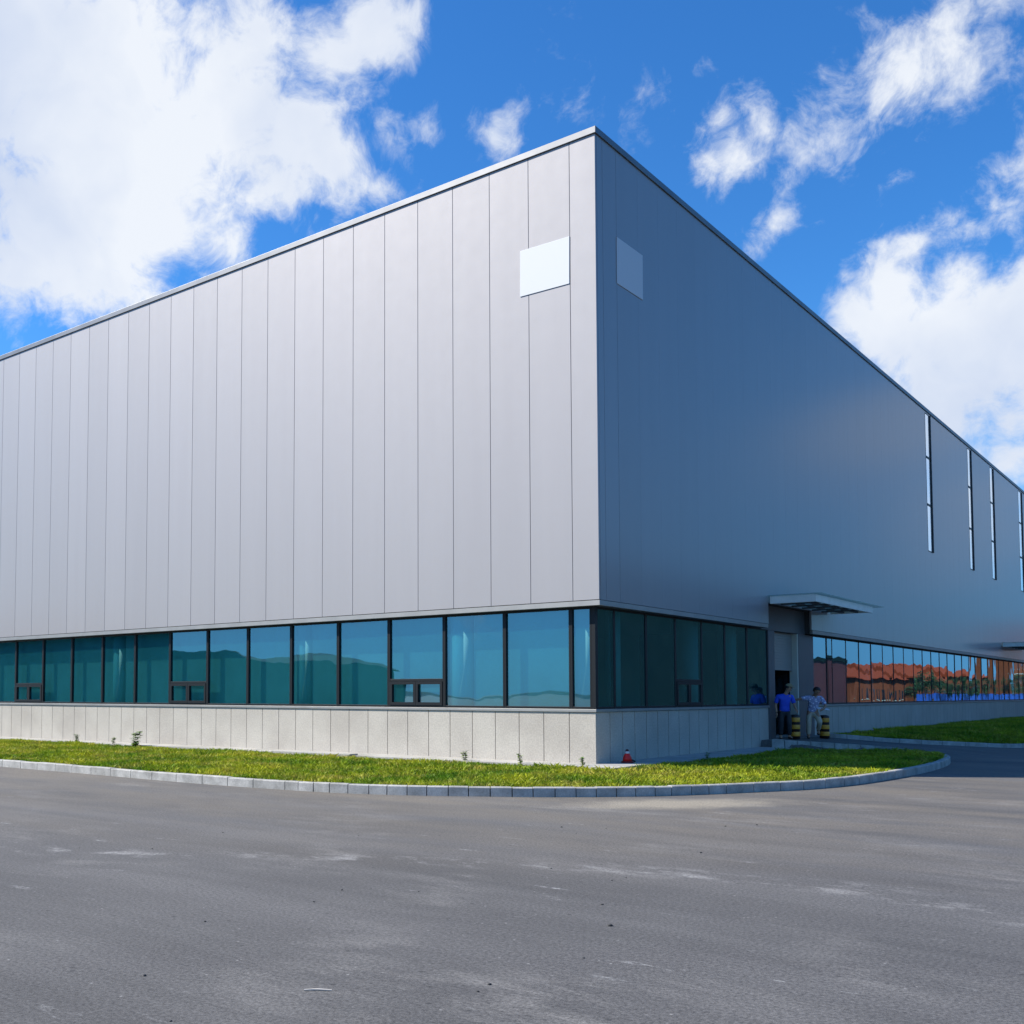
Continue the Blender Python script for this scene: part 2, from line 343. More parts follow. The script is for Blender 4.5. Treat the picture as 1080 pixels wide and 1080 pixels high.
def kerb(name, P, zoff, seglen, w=.13):
    pts = catmull(P, .08); bb = bmesh.new()
    def offs(i):
        a = pts[max(i-1, 0)]; b_ = pts[min(i+1, len(pts)-1)]; d = (b_-a).normalized(); return Vector((-d.y, d.x))
    i = 0; inner = []
    rnd = random.Random(3)
    while i < len(pts)-1:
        acc = 0; j = i; L_ = seglen(pts[i])*rnd.uniform(.9, 1.1)
        while j < len(pts)-1 and acc < L_: acc += (pts[j+1]-pts[j]).length; j += 1
        ring = []; dz = rnd.uniform(-.004, .006); ids = list(range(i, j+1))
        for n_, k in enumerate(ids):
            pp = pts[k].copy()
            if n_ == 0: pp = pp.lerp(pts[min(k+1, len(pts)-1)], .09)
            if n_ == len(ids)-1: pp = pp.lerp(pts[k-1], .09)
            nn = offs(k); q = pp+nn*w; zg = road_h(pp.x, pp.y); zt = zg+zoff(pp)+dz; c_ = .014
            ring.append([bb.verts.new((pp.x, pp.y, zg-.05)), bb.verts.new((pp.x, pp.y, zt-c_)), bb.verts.new((pp.x+nn.x*c_, pp.y+nn.y*c_, zt)), bb.verts.new((q.x, q.y, zt)), bb.verts.new((q.x, q.y, zg-.30))])
        for a, b_ in zip(ring, ring[1:]):
            for k in range(4): bb.faces.new((a[k], b_[k], b_[k+1], a[k+1]))
        bb.faces.new(ring[0]); bb.faces.new(ring[-1][::-1]); i = j
    bmesh.ops.recalc_face_normals(bb, faces=bb.faces)
    me = bpy.data.meshes.new(name); bb.to_mesh(me); bb.free(); me.materials.append(m_kerb)
    o = bpy.data.objects.new(name, me); COL.objects.link(o); o['kind'] = 'structure'
    return pts, [pts[k]+offs(k)*w for k in range(len(pts))]
def k1off(p): return KH if p.y < 9 else KH-.08*smooth(9, 11, p.y)*1.0 if p.x > 2.5 else .06
p1, in1 = kerb('kerb', K1, k1off, lambda p: .62 if p.x < -3 else (.29 if p.x < 3.4 else .55))
p2, in2 = kerb('kerb', K2, lambda p: .12, lambda p: .7)

# the road sheet dips under the lawn so that it never shows through it
def in_lawn(x, y):
    P = in1; c = False; n = len(P)
    for i in range(n):
        a, b_ = P[i], P[(i+1) % n]
        if (a.y > y) != (b_.y > y) and x < (b_.x-a.x)*(y-a.y)/(b_.y-a.y)+a.x: c = not c
    return c
def road_z(x, y):
    z = road_h(x, y)
    if y > 8.9 and -.1 < x < 5 and in_lawn(x, y) and min((q-Vector((x, y))).length for q in in1) > .05: z = max(0, z-.2)
    return z
grid_sheet('road', xs, ys, road_z, m_asph)

# lawn 1: ladder from the inner kerb edge to the apron edge
AW = .85
def wall_pt(i, n, P):
    p = P[i]
    return p
wp1 = []
# distance along: kerb start..corner bend -> left wall, bend..end -> right wall
ic = min(range(len(in1)), key=lambda k: (in1[k]-Vector((2.2, -3.94))).length)
for k, q in enumerate(in1):
    if k <= ic:
        t = k/ic; x = -32+32.07*t if False else min(.07, q.x-(2.2-.07)*smooth(-3.5, 2.2, q.x)); wp1.append(Vector((x, .232-AW)))
    else:
        t = (k-ic)/(len(in1)-1-ic); wp1.append(Vector((-.232+AW, .232-AW+(9.36-.232+AW)*min(1, t*1.15))))
NS = 6
def lawn_z1(q, w, s):
    kz = road_h(q.x, q.y)+k1off(q)-.035-(.17*smooth(3.4, 1.9, q.x) if q.y > 9 and q.x < 3.4 else 0); wz = base_z(w.x)-.07
    return kz+(wz-kz)*s
def ladder(name, A, Bp, zf, mat):
    b = bmesh.new(); rows = []
    for q, w in zip(A, Bp):
        rows.append([b.verts.new((*(q.lerp(w, s/NS)), zf(q, w, s/NS))) for s in range(NS+1)])
    for r, s in zip(rows, rows[1:]):
        for k in range(NS): b.faces.new((r[k], s[k], s[k+1], r[k+1]))
    bmesh.ops.recalc_face_normals(b, faces=b.faces)
    me = bpy.data.meshes.new(name); b.to_mesh(me); b.free(); me.materials.append(mat)
    o = bpy.data.objects.new(name, me); COL.objects.link(o); o['kind'] = 'structure'
    return np.array([[(*(q.lerp(w, s/NS)), zf(q, w, s/NS)) for s in range(NS+1)] for q, w in zip(A, Bp)])
m_soil = M('lawn soil', fn=weather((.05, .055, .018), (.085, .075, .03), 3))
G1 = ladder('lawn_soil', in1, wp1, lawn_z1, m_soil)
in2b = in2; wp2 = [Vector((-.232+.26 if False else .02, max(13.25, 13.25+(q.y-13.2)*1.0))) for q in in2]
def lawn_z2(q, w, s):
    kz = road_h(q.x, q.y)+.09; wz = .34
    return kz+(wz-kz)*s+.10*math.sin(math.pi*min(1, s*1.0))*smooth(14.5, 17, q.y)
G2 = ladder('lawn_soil', in2, wp2, lawn_z2, m_soil)

def grass_fn(t, b):
    g = G(t); p = g.geo()
    at = g.n('ShaderNodeAttribute', attribute_name='tint')
    big = g.mr(g.noise(p, .55, 4, .6), .36, .64)
    c = g.mix(big, (.10, .205, .006), (.38, .40, .018))
    dry = g.mr(g.noise(p, 1.5, 5, .7), .50, .66)
    c = g.mix(g.math('MULTIPLY', dry, .7), c, (.50, .40, .08))
    c = g.mix(1., c, g.mr(at.outputs['Fac'], 0, 1, .4, 1.5), 'MULTIPLY')
    g.l(c, b.inputs['Base Color'])
    b.inputs['Roughness'].default_value = .55; b.inputs['Specular IOR Level'].default_value = .25
    tl = g.n('ShaderNodeBsdfTranslucent'); g.l(c, tl.inputs[0])
    ms = g.n('ShaderNodeMixShader'); ms.inputs[0].default_value = .3
    o = t.nodes['Material Output']; g.l(b.outputs[0], ms.inputs[1]); g.l(tl.outputs[0], ms.inputs[2]); g.l(ms.outputs[0], o.inputs[0])
m_grass = M('lawn grass', fn=grass_fn)
def grass(name, grid, dens, seed, label, hmin=.035, hmax=.10, mask=None):
    rng = np.random.default_rng(seed)
    A = grid[:-1, :-1]; Bq = grid[1:, :-1]; Cq = grid[1:, 1:]; D = grid[:-1, 1:]
    e1 = (Bq-A)[..., :2]; e2 = (D-A)[..., :2]
    area = np.abs(e1[..., 0]*e2[..., 1]-e1[..., 1]*e2[..., 0]).ravel()
    f1 = (Bq-Cq)[..., :2]; f2 = (D-Cq)[..., :2]
    area = .5*(area+np.abs(f1[..., 0]*f2[..., 1]-f1[..., 1]*f2[..., 0]).ravel())
    n = int(area.sum()*dens); cell = rng.choice(len(area), n, p=area/area.sum())
    u = rng.random((n, 1)); v = rng.random((n, 1))
    a, b_, c_, d = (q.reshape(-1, 3)[cell] for q in (A, Bq, Cq, D))
    v = v*1.02-.02
    P = a*(1-u)*(1-v)+b_*u*(1-v)+c_*u*v+d*(1-u)*v
    # thin, trampled spots where the soil shows
    thin = np.sin(P[:, 0]*2.1+np.sin(P[:, 1]*1.9)*1.7)*np.sin(P[:, 1]*2.6+np.sin(P[:, 0]*1.3)*2.1)
    keep = rng.random(n) < np.where(thin > .62, .25, 1.0); P = P[keep]; n = len(P)
    # clumps: pull blades towards tuft centres
    cs = .16; key = np.floor(P[:, :2]/cs); h = np.sin(key[:, 0]*127.1+key[:, 1]*311.7)*43758.5453; h -= np.floor(h)
    h2 = np.sin(key[:, 0]*269.5+key[:, 1]*183.3)*24634.6345; h2 -= np.floor(h2)
    cen = (key+np.stack([h, h2], 1))*cs; P[:, :2] += (cen-P[:, :2])*.35*rng.random((n, 1))
    H = hmin+(hmax-hmin)*(rng.random(n)**1.6)*(.55+.75*h)
    big = np.sin(P[:, 0]*1.3+np.sin(P[:, 1]*1.1)*2)*np.sin(P[:, 1]*1.7+P[:, 0]*.6); H *= 1+.3*big
    ang = rng.random(n)*2*np.pi; wd = .006+.007*rng.random(n)
    la = rng.random(n)*2*np.pi; le = H*(.2+.9*rng.random(n))
    V = np.zeros((n, 4, 3)); dx = np.stack([np.cos(ang)*wd, np.sin(ang)*wd, np.zeros(n)], 1)
    V[:, 0] = P-dx; V[:, 1] = P+dx; V[:, :2, 2] -= .01
    mid = P+np.stack([np.cos(la)*le*.35, np.sin(la)*le*.35, H*.62], 1); V[:, 2] = mid+dx*.8
    V[:, 3] = P+np.stack([np.cos(la)*le, np.sin(la)*le, H], 1)
    V = V.reshape(-1, 3)
    base = (np.arange(n)*4)[:, None]; T = np.concatenate([base+np.array([[0, 1, 2]]), base+np.array([[0, 2, 3]])], 1).reshape(-1)
    me = bpy.data.meshes.new(name); me.vertices.add(len(V)); me.vertices.foreach_set('co', V.ravel())
    nf = len(T)//3; me.loops.add(len(T)); me.loops.foreach_set('vertex_index', T.astype(np.int32))
    me.polygons.add(nf); me.polygons.foreach_set('loop_start', np.arange(0, len(T), 3, dtype=np.int32))
    at = me.attributes.new('tint', 'FLOAT', 'FACE'); at.data.foreach_set('value', np.repeat(.55*rng.random(n)+.45*h, 2).astype(np.float32))
    me.update(); me.materials.append(m_grass)
    o = bpy.data.objects.new(name, me); COL.objects.link(o)
    return tag(o, label, 'grass', None, 'stuff')
i0 = min(range(len(in1)), key=lambda k: abs(in1[k].x+25))
grass('grass', G1[i0:], 1500, 5, 'sunlit yellow-green lawn between the front kerb and the grey warehouse')
i1 = min(range(len(in2)), key=lambda k: abs(in2[k].y-50) if in2[k].y > 20 else 99)
ga = min(range(len(in2)), key=lambda k: abs(in2[k].x-1.0))
grass('grass', G2[ga:i1], 800, 6, 'shaded dark green lawn beyond the doorway at the far right', .05, .13)

# apron of pale concrete round the plinth
ab = B()
x = -.233
ex = frange(-45, -.232, 30)
for a, b_ in zip(ex, ex[1:]):
    ab.quad((a, .24, base_z(a)), (b_, .24, base_z(b_)), (b_, .232-AW, base_z(b_)), (a, .232-AW, base_z(a)))
    ab.quad((a, .232-AW, base_z(a)), (b_, .232-AW, base_z(b_)), (b_, .232-AW, 0), (a, .232-AW, 0))
ab.quad((-.232, .24, .20), (AW-.232, .24, .20), (AW-.232, .232-AW, .20), (-.232, .232-AW, .20))
ab.quad((-.232, .232-AW, .20), (AW-.232, .232-AW, .20), (AW-.232, .232-AW, 0), (-.232, .232-AW, 0))
ab.quad((-.24, .24, .20), (AW-.232, .24, .20), (AW-.232, 9.36, .20), (-.24, 9.36, .20))
ab.quad((AW-.232, .232-AW, .20), (AW-.232, 9.36, .20), (AW-.232, 9.36, 0), (AW-.232, .232-AW, 0))
o = ab.out('apron', m_conc); o['kind'] = 'structure'

# ------------------------------------------------------------------ the warehouse
RP = .232; HS, HB, HF, HT = 1.298, 3.388, 3.50, 13.08
XL, YR = -62, 108
wh = thing('warehouse', 'large silver panelled warehouse with a teal window band and granite plinth', 'warehouse', (0, 0, 0))
# left upper wall: separate metal panels on a dark backing
JW = .0042
b = B(); xs_ = [0, -.597]+[-.597-k for k in range(1, 62)]
for a, c in zip(xs_, xs_[1:]):
    b.box(c+JW, (a-JW) if a else 0, 0, .06, HF, HT)
left_wall = b.out('wall_cladding', m_panel, wh, bevel=.006)
left_wall['label'] = 'sunlit silver panel wall'
b = B()
DO0, DO1, DOZ = 9.41, 12.93, 4.06; DW0, DW1 = 9.93, 13.68           # portal
SLOTS = [(27.42, 28.22), (35.36, 36.12), (40.55, 41.42), (48.55, 49.6)]
seams = [.062, .30, .90]+[.90+k for k in range(1, 107)]
for a, c in zip(seams, seams[1:]):
    cuts = sorted({a, c, *[v for v in (DO0, DO1) if a < v < c], *[v for s in SLOTS for v in s if a < v < c]})
    for u, v in zip(cuts, cuts[1:]):
        mid = .5*(u+v); z0 = DOZ if DO0 < mid < DO1 else HF; z1 = HT
        j0 = j1 = 0.
        if u == a: j0 = .0012 if a > 1.5 else .004
        if v == c: j1 = .0012 if c > 1.5 else .004
        if any(s0 < mid < s1 for s0, s1 in SLOTS):
            b.box(-.06, 0, u+j0, v-j1, z0, 7.36); b.box(-.06, 0, u+j0, v-j1, 13.0, z1)
        else: b.box(-.06, 0, u+j0, v-j1, z0, z1)
right_wall = b.out('wall_cladding', m_panel_r, wh); right_wall['label'] = 'shaded silver panel wall'
# dark backing behind the joints, roof deck, inner structure
b = B()
b.box(XL, -.07, .075, .30, HB+.01, HT-.02)
SB = sorted(SLOTS)
y = .301
for s0, s1 in SB+[(YR, YR)]:
    if y < DO0 < s0:
        b.box(-.30, -.075, y, DO0, HB+.01, HT-.02); b.box(-.30, -.075, DO0, DO1, DOZ-.02, HT-.02); y = DO1
    b.box(-.30, -.075, y, s0, HB+.01, HT-.02); y = s1
    if s0 < YR: b.box(-.30, -.075, s0, s1, HB+.01, 7.35)
b.out('wall_backing', m_seam, wh)
b = B(); b.box(XL, -.05, .05, YR, HT-.25, HT+.02); b.out('roof', M('roof membrane', (.35, .35, .35), .8), wh)
b = B(); b.box(XL, .035, -.035, .34, HT, HT+.14); b.box(-.34, .035, .34, YR, HT, HT+.14); b.out('coping', m_coping, wh, bevel=.008)
b = B(); b.box(XL, .010, -.010, .07, HB, HF-.012); b.box(-.07, .010, .07, DO0-.06, HB, HF-.012); b.box(-.07, .010, DO1+.06, YR, HB, HF-.012)
b.out('drip_flashing', m_flash, wh)
b = B(); b.box(XL, -.07, .075, RP+.10, HB-.0, HB+.09); b.box(-RP-.10, -.075, RP+.11, DO0-.03, HB, HB+.09); b.box(-RP-.10, -.075, DO1+.03, YR, HB, HB+.09)
b.out('soffit', m_portal, wh)
# plinth slabs
PW = .607
b = B()
k = 0; x = -RP
while x > -46:
    b.box(x-PW+.0065, x-(.0 if k == 0 else .0065), RP, RP+.05, -.05, 1.235); x -= PW; k += 1
lp = b.out('plinth', m_granite, wh, bevel=.004); lp['label'] = 'sunlit granite slab plinth'
b = B(); y = RP+.051; k = 0
ysl = [RP+.051, .84]
while ysl[-1] < 9.6: ysl.append(ysl[-1]+.558)
ysl[-1] = DW0-.002
for a, c in zip(ysl, ysl[1:]): b.box(-RP-.05, -RP, a+(.011 if a > .3 else .0), c-.011, -.05, 1.235)
rp_ = b.out('plinth', m_granite, wh, bevel=.004); rp_['label'] = 'shaded granite slab plinth near the corner'
b = B(); y = DW1+.005
while y < 100: b.box(-RP-.05, -RP, y+.011, y+.6-.011, -.05, 1.235); y += .6
rp_ = b.out('plinth', m_granite, wh, bevel=.004); rp_['label'] = 'shaded granite slab plinth beyond the doorway'
b = B(); b.box(-46, -RP-.055, RP+.055, RP+.16, -.05, 1.23); b.box(-RP-.16, -RP-.055, RP+.16, DW0-.01, -.05, 1.23); b.box(-RP-.16, -RP-.055, DW1+.01, 100, -.05, 1.23)
b.out('plinth_backing', m_seam, wh)
b = B(); b.box(-46, -RP+.03, RP-.03, RP+.16, 1.24, HS); b.box(-RP-.16, -RP+.03, RP+.16, DW0-.003, 1.24, HS); b.box(-RP-.16, -RP+.03, DW1+.003, 100, 1.24, HS)
b.out('sill', m_flash, wh, bevel=.004)
# interior: floor, ceiling, partitions, columns
b = B(); b.box(-45, -RP-.2, RP+.2, 100, .30, .44); b.out('interior_floor', m_floor_in, wh)
b = B(); b.box(-45, -RP-.12, RP+.12, 100, HB+.13, HB+.2); b.out('interior_ceiling', m_whitewall, wh)
b = B(); b.box(-45, -7, 6.5, 6.6, .45, HB+.12); b.box(-7.1, -7, 6.6, 100, .45, HB+.12); b.box(-45.1, -45, .3, 6.6, .45, HB+.12)
b.out('partition', m_whitewall, wh)
b = B(); m_blind = M('grey blind', fn=weather((.62, .63, .63), (.76, .77, .77), .8))
for a, c in ((-45, -16.75), (-16.2, -8.95), (-8.4, -4.2), (-3.4, -1.0)): b.box(a, c, .50, .52, .46, HB+.12)
b.out('blind', m_blind, wh)
for x, y, r in ((-.70, .62, .27), (-8.68, .58, .25), (-16.5, .58, .25), (-3.75, .58, .3), (-1.0, 9.0, .25), (-.75, 2.0, .16), (-.9, 6.3, .3), (-1.0, 22, .25)):
    c = B(); c.lathe([(r, .45), (r, HB+.12)], 20); c.out('column', m_col, wh, True, loc=(x, y, 0))

# windows: one window per module (pane + frame, some with a transom and two small sashes)
MW = .042
def window(ax, a, c, sash=False):
    """ax 0: left face, module from x=-a to x=-c ; ax 1: right face, y from a to c."""
    z0, z1 = HS, HB; d0, d1 = RP-(.012 if ax == 0 else .001), RP+.075
    MW = .042 if ax == 0 else (.045 if a < 10 else .026)     # frame depth, outer face proud of the glass
    def bx(bb, u0, u1, e0, e1, w0, w1):
        if ax == 0: bb.box(-u1, -u0, e0, e1, w0, w1)
        else: bb.box(-e1, -e0, u0, u1, w0, w1)
    win = bpy.data.objects.new('window', None); COL.objects.link(win); win.parent = wh
    fr = B(); zt = 1.925
    bx(fr, a, a+MW, d0, d1, z0, z1); bx(fr, c-MW, c, d0, d1, z0, z1)
    bx(fr, a+MW, c-MW, d0+.004, d1, z0, z0+.05); bx(fr, a+MW, c-MW, d0+.004, d1, z1-.045, z1)
    if sash: bx(fr, a+MW, c-MW, d0+.004, d1, zt-.03, zt+.03)
    ff = fr.out('frame', m_frame, win, bevel=.004)
    tilt = random.uniform(-.006, .006); ga = RP+(.03 if ax == 0 else .012)
    def pane(u0, u1, w0, w1, nm):
        p = B()
        if ax == 0: p.quad((-u1, ga-tilt, w0), (-u0, ga+tilt, w0), (-u0, ga+tilt, w1), (-u1, ga-tilt, w1))
        else: p.quad((-ga-tilt, u0, w0), (-ga+tilt, u1, w0), (-ga+tilt, u1, w1), (-ga-tilt, u0, w1))
        return p.out(nm, m_glass, win, recalc=False)
    if not sash: pane(a+MW-.01, c-MW+.01, z0+.04, z1-.035, 'pane')
    else:
        pane(a+MW-.01, c-MW+.01, zt+.02, z1-.035, 'pane'); mid = .5*(a+c)
        for u0, u1 in ((a+MW+.004, mid-.004), (mid+.004, c-MW-.004)):
            s = B(); w = .065; e0, e1 = d0-.012, RP+.06
            bx(s, u0, u0+w, e0, e1, z0+.052, zt-.032); bx(s, u1-w, u1, e0, e1, z0+.052, zt-.032)
            bx(s, u0+w, u1-w, e0, e1, z0+.052, z0+.052+w); bx(s, u0+w, u1-w, e0, e1, zt-.032-w, zt-.032)
            s.out('sash', m_frame, win)
            pane(u0+w-.006, u1-w+.006, z0+.11, zt-.09, 'sash_pane')
    return win
lm = [RP+.075, .79]+[.79+1.6215*k for k in range(1, 24)]
for i, (a, c) in enumerate(zip(lm, lm[1:])): window(0, a, c, sash=(i in (3, 8, 13, 18)))
b = B(); b.box(-RP-.073, -RP+.012, RP-.012, RP+.073, HS, HB); b.out('corner_post', m_frame, wh)
rm = [RP+.075, 1.07, 2.55, 4.05, 5.53, 6.96, 8.45, DW0-.004]
for i, (a, c) in enumerate(zip(rm, rm[1:])): window(1, a, c, sash=(i == 3))
fm = [DW1+.004, 15.05, 15.57]+[15.57+1.435*k for k in range(1, 36)]
for a, c in zip(fm, fm[1:]): window(1, a, c)

# tall glazing strips high on the shaded wall
for s0, s1 in SLOTS:
    sw = B(); z0, z1 = 7.36, 13.0; d = .03
    sw.box(-.16, .005, s0+.001, s0+d, z0+.001, z1-.001); sw.box(-.16, .045, s1-.10, s1-.001, z0+.001, z1-.001)
    sw.box(-.16, .012, s0+d, s1-.10, z0+.001, z0+d); sw.box(-.16, .012, s0+d, s1-.10, z1-d, z1-.001)
    for zj in (9.26, 11.2): sw.box(-.16, .012, s0+d, s1-.10, zj-.045, zj+.045)
    slot = sw.out('strip_window', m_frame, wh)
    for a, c in ((z0+d, 9.215), (9.305, 11.155), (11.245, z1-d)):
        p = B(); p.box(-.13, .003, s0+d, s1-.10, a, c); p.out('pane', m_slot, slot)

# doorway: portal, recessed shutter, dark vestibule with an open glazed leaf
en = bpy.data.objects.new('entrance', None); COL.objects.link(en); en.parent = wh
PX = -.205
b = B(); b.box(-.45, PX, DW0, 10.40, .1, 3.36); b.box(-.45, PX, 12.36, DW1, .1, 3.36); b.box(-.45, PX+.002, DO0-.02, DO1+.02, 3.362, DOZ+.03)
b.out('portal_frame', m_portal, en, bevel=.005)
b = B()
for k in range(13):
    z = 2.29+k*.082; b.box(-.405, -.37, 10.405, 12.27, z, z+.07); b.box(-.415, -.385, 10.405, 12.27, z+.07, z+.082)
b.out('roller_shutter', m_shutter, en)
b = B(); b.box(-.44, PX-.01, 12.275, 12.358, .38, 3.355); b.out('jamb_trim', m_jamb, en)
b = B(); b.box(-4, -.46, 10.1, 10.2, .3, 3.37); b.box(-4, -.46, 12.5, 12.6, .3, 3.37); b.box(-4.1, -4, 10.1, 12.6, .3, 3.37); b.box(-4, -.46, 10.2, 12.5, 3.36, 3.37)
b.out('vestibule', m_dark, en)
b = B(); b.box(-1.35, -.50, 12.2, 12.24, .42, .52); b.box(-1.35, -.50, 12.2, 12.24, 2.1, 2.2); b.box(-.60, -.50, 12.195, 12.245, .52, 2.1); b.box(-1.35, -1.25, 12.195, 12.245, .52, 2.1)
dl = b.out('door_leaf', m_frame, en)
p = B(); p.quad((-1.25, 12.22, .52), (-.60, 12.22, .52), (-.60, 12.22, 2.1), (-1.25, 12.22, 2.1)); p.out('pane', m_glass, dl)
# step slab
b = B(); b.box(-4, .05, 9.365, 13.6, .0, .378); b.out('door_step', m_conc, en)

def canopy(y0, y1, depth=1.2):
    cn_ = bpy.data.objects.new('canopy', None); COL.objects.link(cn_); cn_.parent = wh
    f = B(); f.box(.05, depth, y0, y0+.05, 4.03, 4.23); f.box(depth, depth+.05, y0, y1, 4.03, 4.22); f.box(.05, depth, y1-.05, y1, 4.05, 4.22)
    f.out('fascia', m_fascia, cn_, bevel=.004)
    r = B(); n = max(3, int((y1-y0)/.80))
    for k in range(1, n):
        yy = y0+(y1-y0)*k/n; r.box(.05, depth, yy-.05, yy+.05, 4.055, 4.10)
    for xx in (.42, .82):
        for k in range(n):
            a = y0+.05+(y1-y0)*k/n; c = y0+(y1-y0)*(k+1)/n
            r.box(xx-.04, xx+.04, a+(.055 if k else 0), c-.055, 4.06, 4.10)
    r.out('purlin', m_portal, cn_)
    u = B(); u.quad((.05, y0+.05, 4.106), (depth, y0+.05, 4.106), (depth, y1-.05, 4.106), (.05, y1-.05, 4.106)); u.out('underside_panel', m_cpanel, cn_)
    gl = B(); gl.box(.01, depth+.18, y0-.05, y1+.75, 4.245, 4.262); gl.out('glass_roof', m_cglass, cn_)
    return cn_
canopy(9.4, 14.6); canopy(42.4, 48.5, 1.6)

# blank white sign panels on the wall
b = B(); b.box(-.60, .60, -.012, 0, -.5, .5)
o = b.out('blank_sign', m_white, None, bevel=.004, loc=(-1.205, -.003, 10.60)); o.rotation_euler.y = R(.6)
tag(o, 'blank white rectangle fixed high on the sunlit wall near the corner', 'sign')
b = B(); b.box(0, .012, -.60, .60, -.5, .5)
o = b.out('blank_sign', m_white, None, bevel=.004, loc=(.003, 1.49, 10.71)); o.rotation_euler.x = R(-.5)
tag(o, 'blank white rectangle fixed high on the shaded wall near the corner', 'sign')

# ------------------------------------------------------------------ things by the door
m_yel = M('bollard yellow', (.62, .30, .055), .5, 0, weather((.66, .27, .025), (.80, .36, .04), 6))
m_blk = M('bollard black', (.025, .016, .013), .5)
def bollard(loc, label):
    r = thing('bollard', label, 'bollard', loc, 0, 'striped bollards at the doorway')
    b = B(); b.lathe([(.132, 0), (.132, .60), (.13, .63), (.11, .655), (.05, .67)], 24); b.out('post', m_blk, r, True)
    for z in (.075, .27, .465): 
        s = B(); s.lathe([(.1335, z), (.1365, z+.004), (.1365, z+.116), (.1335, z+.12)], 24); s.out('band', m_yel, r, True)
    return r
bollard((.20, 10.72, .38), 'yellow and black striped bollard in the doorway beside the blue shirt')
bollard((.46, 12.42, .345), 'yellow and black striped bollard beside the person in pale trousers')

m_red = M('cone red', (.68, .012, .008), .45); m_coneb = M('cone dark tip', (.05, .012, .02), .6)
cn = thing('traffic_cone', 'small red cone with a white collar beside the plinth near the corner', 'cone', (.10, .93, .20))
b = B(); b.lathe([(.125, 0), (.125, .03), (.11, .036)], 20); b.out('base', M('cone base', (.20, .012, .012), .6), cn, True)
b = B(); b.lathe([(.095, .036), (.09, .10), (.062, .165), (.048, .19)], 20); b.out('body', m_red, cn, True)
b = B(); b.lathe([(.0475, .19), (.040, .235)], 20); b.out('collar', m_white, cn, True)
b = B(); b.lathe([(.039, .235), (.030, .27), (.014, .278)], 20); b.out('tip', m_coneb, cn, True)
b = B(); b.ball((0, 0, .03), .055, 2, .5, (1.15, .9, .7)); o = b.out('stone', M('dark stone', (.05, .055, .045), .9), None, True, loc=(.12, 1.12, .195))
tag(o, 'small dark stone lying right of the red cone', 'stone')
b = B(); b.box(-1.25, 1.25, -.15, .15, 0, .10); o = b.out('concrete_slab', m_conc, None, bevel=.012, loc=(-7.25, -.66, .125)); o.rotation_euler.z = R(2)
tag(o, 'long pale concrete slab lying in the grass against the plinth', 'slab')
b = B(); b.tube([(-.075, 0, .006), (0, .004, .008), (.075, -.003, .006)], [.005, .006, .004], 6); o = b.out('stick', M('pale wood', (.55, .50, .44), .8), None, loc=(6.15, -14.66, 0)); o.rotation_euler.z = R(40)
tag(o, 'short pale stick lying on the asphalt in the foreground', 'stick')

# pebbles on the asphalt (small loose stones, alike)
m_peb = M('pebble', (.05, .05, .05), .9)
pb = B(); pb.ball((0, 0, .006), .016, 1, .7, (1.3, 1, .6)); peb = pb.out('pebble', m_peb, None, True)
tag(peb, 'tiny dark pebble lying loose on the grey asphalt', 'pebble', 'loose pebbles on the road')
rp = random.Random(11); peb.location = (6.6, -12.2, 0)
for k in range(34):
    c = peb.copy(); COL.objects.link(c); d = rp.uniform(4.2, 13); l = rp.uniform(-.6, .36)*d
    c.location = (EYE.x-.643*d+.766*l, EYE.y+.766*d+.643*l, 0); c.rotation_euler.z = rp.uniform(0, 6); s = rp.uniform(.3, .85); c.scale = (s, s, s)

# weeds
def leaf_fn(t, b):
    g = G(t); g.l(g.mix(g.mr(g.noise(g.geo(), 14, 3), .35, .65), (.07, .16, .012), (.16, .25, .02)), b.inputs['Base Color'])
m_leaf = M('weed leaf', rough=.5, fn=leaf_fn)
def weed(loc, h, n, label, seed, group='weeds standing above the lawn'):
    rr = random.Random(seed); r = thing('weed', label, 'weed', loc, 0, group)
    st = B(); lf = B()
    for k in range(3):
        a = rr.uniform(0, 6.28); t = Vector((math.cos(a)*.25*h, math.sin(a)*.25*h, h*rr.uniform(.75, 1)))
        st.tube([(0, 0, -.02), tuple(t*.5+Vector((0, 0, .05*h))), tuple(t)], [.006, .005, .003], 5)
        for q in range(n):
            f = rr.uniform(.05, .95); p = t*f; an = rr.uniform(0, 6.28); L_ = h*rr.uniform(.22, .42); up = rr.uniform(-.1, .6)
            d = Vector((math.cos(an), math.sin(an), up)).normalized(); s = d.cross(Vector((0, 0, 1))).normalized()*L_*.42
            e = p+d*L_; mdl = p+d*L_*.5
            lf.quad(tuple(p), tuple(mdl+s), tuple(e-Vector((0, 0, .15*L_))), tuple(mdl-s))
    st.out('stem', m_leaf, r); lf.out('leaves', m_leaf, r); return r
weed((-13.98, -.78, .12), .46, 26, 'tall leafy green weed standing alone against the left plinth', 1)
weed((-17.2, -.5, .15), .26, 20, 'low weed at the plinth foot left of the tallest weed', 2)
weed((-15.4, -.5, .15), .22, 18, 'small weed just left of the tallest weed by the plinth', 3)
weed((-3.0, -.45, .18), .24, 20, 'small bushy weed by the plinth below the large sash window', 4)
weed((-1.55, -.5, .18), .22, 18, 'low bushy weed by the plinth two slabs left of the corner', 5)
weed((-.15, -.45, .19), .2, 18, 'low weed at the very corner of the plinth', 6)
weed((.75, 3.4, .19), .16, 16, 'small weed in the shaded grass along the side plinth', 7)
weed((3.3, 9.4, .15), .14, 14, 'small weed in the shaded grass near the rounded kerb tip', 8)

